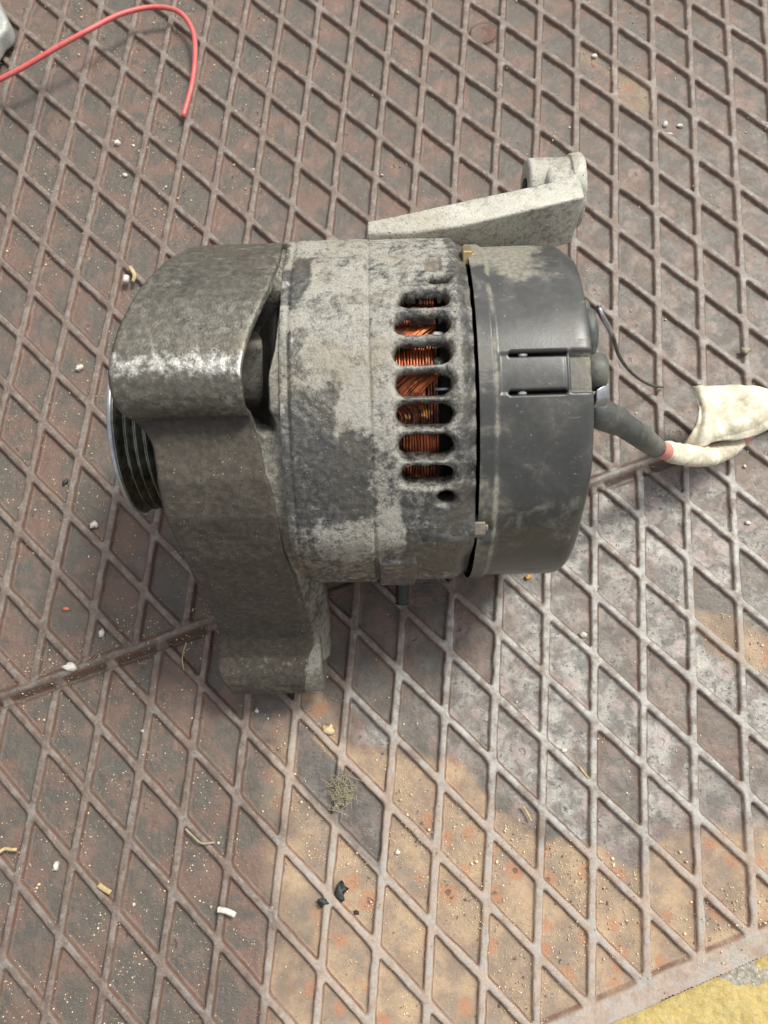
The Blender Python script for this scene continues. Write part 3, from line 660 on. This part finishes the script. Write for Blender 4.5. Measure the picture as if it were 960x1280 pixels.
add_lathe_x(bm, [(.0470, .0060), (.0465, .0075), (.0465, .0125), (.0475, .0137), (.0640, .0137), (.0645, .0150), (.0685, .0155), (.0700, .0148), (.0704, .013), (.0704, .006)], ey, ez, 64)
ear = obj('ear', bm, M['arm'], ALT); bevel(ear, .0005, 2)
bm = bmesh.new(); add_lathe_x(bm, [(.0462, .0058), (.0468, .0058)], ey, ez, 32); obj('ear_hole', bm, M['core'], ear)
bm = bmesh.new()
add_loft(bm, [[(.053, .084, .036), (.053, .080, .012), (.053, .100, .006), (.053, .102, .028)], [(.066, .084, .034), (.066, .078, .010), (.066, .100, .004), (.066, .102, .028)]])
bevel(obj('ear_web', bm, M['arm'], ear), .003, 3)

# --- terminals at the back
def knob(t, q, x0, x1, rr, mt, name='terminal_knob'):
    b = bmesh.new(); cy, cz = rt(t, q); add_lathe_x(b, [(x0, rr), (x1 - .002, rr), (x1 - .0006, rr * .93), (x1, rr * .75), (x1, .001)], cy, cz, 32); return obj(name, b, mt, ALT)
knob(7, .052, .053, .0588, .0098, M['rubber']); knob(-8, .0500, .053, .0622, .0068, M['rubber'])
knob(20, .050, .053, .0590, .0060, M['rubber'], 'terminal_cap')
bm = bmesh.new(); a = np.array([loc(745, 487, .128), loc(762, 477, .126), loc(763, 499, .122), loc(745, 502, .124)])
add_loft(bm, [[tuple(p) for p in a], [tuple(p - np.array([0, 0, .006])) for p in a]]); bevel(obj('terminal_tab', bm, M['zinc'], ALT), .0008)
# cable
cab = bmesh.new(); cp = spline([loc(735, 508, .108), loc(752, 518, .106), loc(772, 527, .096), (loc(800, 545, .074)), loc(820, 560, .056)], 8)
add_tube(cab, cp, list(np.interp(np.linspace(0, 1, len(cp)), [0, .15, .5, .52, .8, 1], [.0055, .0060, .0055, .0048, .0049, .0044])), 20)
boot = obj('cable_boot', cab, M['rubber'], ALT)
bm = bmesh.new(); rp_ = spline([loc(812, 555, .062), loc(836, 566, .044), loc(870, 574, .026), loc(905, 566, .022), loc(924, 551, .022), loc(942, 532, .020), loc(965, 510, .018), loc(1010, 495, .018)], 8)
add_tube(bm, rp_, .0038, 16); core_ = obj('cable_core', bm, M['redins'], ALT)
bm = bmesh.new(); tp = spline([loc(833, 563, .047), loc(846, 567, .039), loc(880, 570, .028), loc(905, 564, .026), loc(926, 552, .025)], 10)
rr_ = np.interp(np.linspace(0, 1, len(tp)), [0, .1, .35, .6, .85, 1], [.0042, .0050, .0052, .0050, .0042, .0030]) * (1 + .05 * np.sin(np.arange(len(tp)) * 1.9))
add_tube(bm, tp, list(rr_), 20, flat=(1.0, .8)); obj('tape_wrap', bm, M['tape'], core_)
# folded flap of tape: two plies, wavy
top_px = [(866, 484), (885, 484), (905, 483), (925, 483), (945, 485), (965, 490), (985, 497)]
bot_px = [(853, 556), (878, 557), (898, 551), (920, 549), (942, 544), (962, 535), (985, 526)]
mid_px = [(872, 520), (888, 520), (905, 518), (924, 516), (944, 514), (964, 511), (985, 510)]
nA, nB = 60, 34; T = spline(top_px, 12); Bt = spline(bot_px, 12); Md = spline(mid_px, 12)
T, Bt, Md = [np.stack([np.interp(np.linspace(0, 1, nA), np.linspace(0, 1, len(q)), q[:, i]) for i in (0, 1)], -1) for q in (T, Bt, Md)]
FV = np.zeros((nA, nB, 3))
for i in range(nA):
    for j in range(nB):
        f = j / (nB - 1); p = T[i] * (1 - f) * (1 - 2 * f) + Md[i] * 4 * f * (1 - f) + Bt[i] * f * (2 * f - 1)
        z = .026 + .010 * math.sin(f * 2.6) + .0012 * math.sin(i * .17 + f * 4) + .0005 * math.sin(i * .45 - f * 7) + .0010 * abs(math.sin(f * 9 + i * .05)) + .003 * math.exp(-((i - 4 - 5 * f) / 3.) ** 2)
        FV[i, j] = loc(p[0], p[1], z)
FV[..., 2] += (vnoise(FV[..., 0], FV[..., 1], 260, 77) - .5) * .0014
fl = link('tape_flap', grid_mesh('tape_flap', FV), M['tape'], core_)
so_ = fl.modifiers.new('thickness', 'SOLIDIFY'); so_.thickness = .0009; so_.offset = -1
# thin lead
bm = bmesh.new(); wp = spline([loc(748, 382, .10), loc(752, 394, .098), loc(765, 418, .085), loc(775, 447, .06), loc(792, 468, .035), loc(812, 481, .012), loc(829, 484, .0015)], 8)
add_tube(bm, wp, list(np.interp(np.linspace(0, 1, len(wp)), [0, .3, 1], [.00105, .0009, .0006])), 8); obj('thin_lead', bm, M['wiredark'], ALT)
bm = bmesh.new(); add_tube(bm, wp[3:17], .00112, 8); obj('lead_end', bm, M['zinc'], ALT)

# ------------------------------------------------------------------ the other things on the plate
bm = bmesh.new()
rwp = spline([onto(-60, 122, .012), onto(-20, 108, .014), onto(22, 88, .016), onto(70, 60, .018), onto(110, 38, .018), onto(150, 18, .014), onto(190, 9, .010), onto(222, 14, .008), onto(240, 36, .007), onto(244, 66, .006), onto(240, 105, .004), onto(229, 146, .002)], 10)
add_tube(bm, rwp, .0015, 12); tag(obj('red_wire', bm, M['redwire']), 'thin red insulated wire curving across the steel plate', 'wire')
bm = bmesh.new()
poly = [(-60, -30), (-8, -20), (4, 8), (14, 30), (22, 46), (20, 58), (10, 66), (3, 78), (0, 92), (-20, 112), (-60, 120)]
lo_ = [tuple(onto(x, y, .0005)) for x, y in poly]; hi_ = [tuple(onto(x - 1, y, .012)) for x, y in poly]
hi_ = [(a[0], a[1], .012) for a in lo_]; cen = np.mean(np.array(lo_), 0); hi_ = [tuple(np.array(p) * .94 + np.array([cen[0], cen[1], .013]) * .06) for p in hi_]
add_loft(bm, [lo_, hi_]); gp = obj('grey_casting', bm, M['grey']); bevel(gp, .003, 4, 25)
tag(gp, 'corner of a light grey metal casting at the left edge beside the red wire', 'metal part')

def crumb(name, label, cat, pxy, size, mat, h=None, seed=1, rot=0, rough=.25, group=None):
    c = onto(*pxy, .0); x, y = c[0], c[1]; i = int(round((x - gx[0]) / STEP)); j = int(round((y - gy[0]) / STEP)); z0 = Z[i, j]
    h = h or size[1]; b = bmesh.new(); add_lump(b, (0, 0, 0), (size[0], size[1], h), seed, 2, rough, rot)
    o = obj(name, b, mat); o.location = (x, y, z0 + h * .75); return tag(o, label, cat, group)
WC = 'white crumbs on the plate'
for k, (p_, s_, lab, mt) in enumerate([
    ((145, 176), (.0019, .0017), 'round white crumb below the red wire, upper of two', 'white'),
    ((155, 216), (.0012, .0011), 'small white crumb just below the larger round one', 'white'),
    ((98, 458), (.0020, .0019), 'square pale crumb left of the pulley boss', 'white'),
    ((116, 655), (.0022, .0018), 'oval cream pebble left of the pulley', 'white'),
    ((125, 791), (.0014, .0022), 'upright white chip above the seam bead', 'white'),
    ((89, 834), (.0030, .0018), 'white crumb lodged on the seam bead', 'white'),
    ((68, 1083), (.0014, .0024), 'bright white lumpy crumb low on the left', 'white'),
    ((320, 888), (.0010, .0011), 'tiny white crumb right below the mounting arm', 'white'),
    ((730, 793), (.0018, .0014), 'white chip in a pale cell below the black cover', 'white'),
    ((706, 938), (.0013, .0010), 'small white speck in the dark cells lower right', 'white'),
    ((497, 1066), (.0011, .0011), 'tiny white pellet on the orange rust', 'white'),
    ((833, 152), (.0013, .0022), 'white flake upper right, left of its neighbour', 'white'),
    ((851, 154), (.0020, .0012), 'slanted white flake upper right, right of its neighbour', 'white'),
    ((837, 166), (.0018, .0007), 'thin flat white flake under two others', 'white'),
    ((744, 67), (.0018, .0013), 'cream chip in a rusty cell near the top', 'white'),
    ((937, 652), (.0014, .0010), 'small bright chip right below the taped cable', 'white'),
    ((931, 440), (.0022, .0020), 'pale tan clod above the taped cable', 'lint'),
    ((410, 912), (.0030, .0022), 'yellowish clod below the lower boss', 'grit'),
    ((80, 760), (.0020, .0010), 'small red crumb above the seam bead', 'redcrumb'),
    ((661, 720), (.0014, .0013), 'orange crumb just below the black cover', 'orange')]):
    nm = {'white': 'white_crumb', 'lint': 'tan_clod', 'grit': 'yellow_clod', 'redcrumb': 'red_crumb', 'orange': 'orange_crumb'}[mt]
    crumb(nm, lab, 'debris', p_, s_, M[mt], min(s_) * .8, 20 + k, 0, .3, WC if mt == 'white' else None)
# cigarette-like scrap
b = bmesh.new(); c = onto(160, 350, .001); add_tube(b, [c + np.array([-.0006, -.0022, .001]), c + np.array([-.0008, .0016, .001])], .0017, 12)
scrap = tag(obj('white_scrap', b, M['white']), 'short white stub with a tan husk beside the bracket', 'debris')
b = bmesh.new(); add_tube(b, spline([onto(166, 352, .002), onto(168, 343, .003), onto(162, 333, .002)], 5), .0011, 8, flat=(1, .4)); obj('husk', b, M['straw'], scrap)
def fibre(name, label, pts, rad, mt, cat='debris', flat=None):
    b = bmesh.new(); add_tube(b, spline([onto(*p) for p in pts], 8), rad, 6, flat=flat); return tag(obj(name, b, mt), label, cat)
fibre('white_stick', 'short flat white strip low in the middle left', [(272, 1137, .002), (283, 1139, .0022), (294, 1144, .001)], .0013, M['white'], flat=(1, .4))
fibre('straw', 'curved tan straw at the left edge', [(-2, 1066, .001), (6, 1061, .001), (14, 1062, .001), (21, 1062, .001)], .0008, M['straw'])
fibre('straw', 'short tan straw near the lower left white crumb', [(123, 1106, .001), (130, 1111, .001), (138, 1116, .001)], .0012, M['straw'], flat=(1, .5))
fibre('straw', 'long thin dry stalk between seam bead and lower boss', [(230, 838, .0), (228, 822, .001), (233, 803, .002)], .0003, M['straw'])
fibre('straw', 'pale thin stalk on a rib left of the rust patch', [(232, 1036, .001), (240, 1044, .001), (252, 1054, .001), (268, 1053, 0)], .0005, M['lint'])
fibre('straw', 'short tan splinter in a dark cell lower right', [(654, 1008, 0), (659, 1016, 0), (664, 1026, 0)], .0005, M['straw'])
fibre('straw', 'thin splinter in the dark cell above the rust edge', [(724, 957, 0), (730, 966, 0), (736, 973, 0)], .0004, M['straw'])
# black oily lumps
for (p_, s_, lab) in (((425, 1116), (.0024, .0036), 'larger oily black lump on the orange rust'), ((403, 1128), (.0021, .0016), 'smaller oily black lump left of the larger one'), ((445, 1142), (.0010, .0009), 'black crumb just right of the oily lumps')):
    crumb('black_lump', lab, 'debris', p_, s_, M['blacklump'], min(s_) * .8, int(p_[0]), 0, .5)
crumb('dark_lump', 'dark lump left of the pulley in a brown cell', 'debris', (79, 601), (.0020, .0012), M['blacklump'], .0008, 8, 1, .3)
# lint clump: a tangle of fibres
b = bmesh.new(); c0 = onto(428, 992, 0)
for k in range(90):
    a = np.array([random.gauss(0, .0026), random.gauss(0, .0034), abs(random.gauss(0, .0012))]); dd = np.array([random.gauss(0, .0022) for _ in range(2)] + [random.gauss(0, .0006)])
    bend = np.array([random.gauss(0, .0014) for _ in range(2)] + [.0006]); add_tube(b, [c0 + a - dd, c0 + a + bend, c0 + a + dd], .00014, 4, False)
for k in range(26): add_lump(b, tuple(c0 + np.array([random.gauss(.0008, .0018), random.gauss(-.001, .0022), .0006])), (.0007, .0006, .0005), k, 1, .2)
tag(obj('lint_clump', b, M['lint']), 'tangled tan lint clump on a rib in the dark cells', 'lint')

# fine yellow grit and sand lying in the cells
N = 23000; tmpl = bmesh.new(); bmesh.ops.create_icosphere(tmpl, subdivisions=1, radius=1); tv = np.array([v.co for v in tmpl.verts]); tf = np.array([[v.index for v in f.verts] for f in tmpl.faces]); tmpl.free()
ci = rng.integers(0, X.shape[0] - 1, 400000); cj = rng.integers(0, X.shape[1] - 1, 400000)
pr = .05 + .55 * mask[ci, cj, 1] + .12 * (px[ci, cj] < 350) + .25 * np.exp(-((sA[ci, cj] - .008) / .012) ** 2) * (px[ci, cj] < 420)
clump = fbm(X[ci, cj], Y[ci, cj], 35, 300, 3); pr = pr * (sstep(.42, .62, clump) * 1.6 + .12)
pr = pr * np.where(mask[ci, cj, 0] > .6, .12, 1.) * np.where((mask[ci, cj, 0] > .05) & (mask[ci, cj, 0] < .5), 1.7, 1.)
ok = (rng.random(400000) < pr) & inview[ci, cj] & (sE[ci, cj] > .001); ci, cj = ci[ok][:N], cj[ok][:N]; n_ = len(ci)
sz = np.clip(rng.lognormal(-8.62, .52, n_), .00007, .0009)
cen = np.stack([X[ci, cj] + rng.uniform(-.5, .5, n_) * STEP, Y[ci, cj] + rng.uniform(-.5, .5, n_) * STEP, Z[ci, cj] + sz * .4], -1)
sc3 = rng.uniform(.6, 1.3, (n_, 1, 3)) * sz[:, None, None]
VV = cen[:, None, :] + (tv[None] + rng.normal(0, .12, (n_, len(tv), 3))) * sc3
FF = tf[None] + (np.arange(n_) * len(tv))[:, None, None]
me = bpy.data.meshes.new('grit'); me.vertices.add(n_ * len(tv)); me.vertices.foreach_set('co', VV.astype(np.float32).ravel())
me.loops.add(FF.size); me.loops.foreach_set('vertex_index', FF.astype(np.int32).ravel()); me.polygons.add(FF.size // 3)
me.polygons.foreach_set('loop_start', np.arange(0, FF.size, 3, dtype=np.int32)); me.polygons.foreach_set('loop_total', np.full(FF.size // 3, 3, dtype=np.int32)); me.update(calc_edges=True)
def mat_grit():
    q = NM('sand_grit'); n = q.noise(900, 1, .5); c = q.mix(q.ramp(n, .35, .65), (.42, .31, .18), (.74, .65, .47)); c = q.mix(q.ramp(q.noise(333, 1, .5), .58, .62), c, (.14, .09, .06)); return q.fin(c, .55, 0., .5)
g = link('grit', me, mat_grit(), None, False); tag(g, 'fine yellow sand and grit scattered in the cells of the plate', 'grit', kind='stuff')
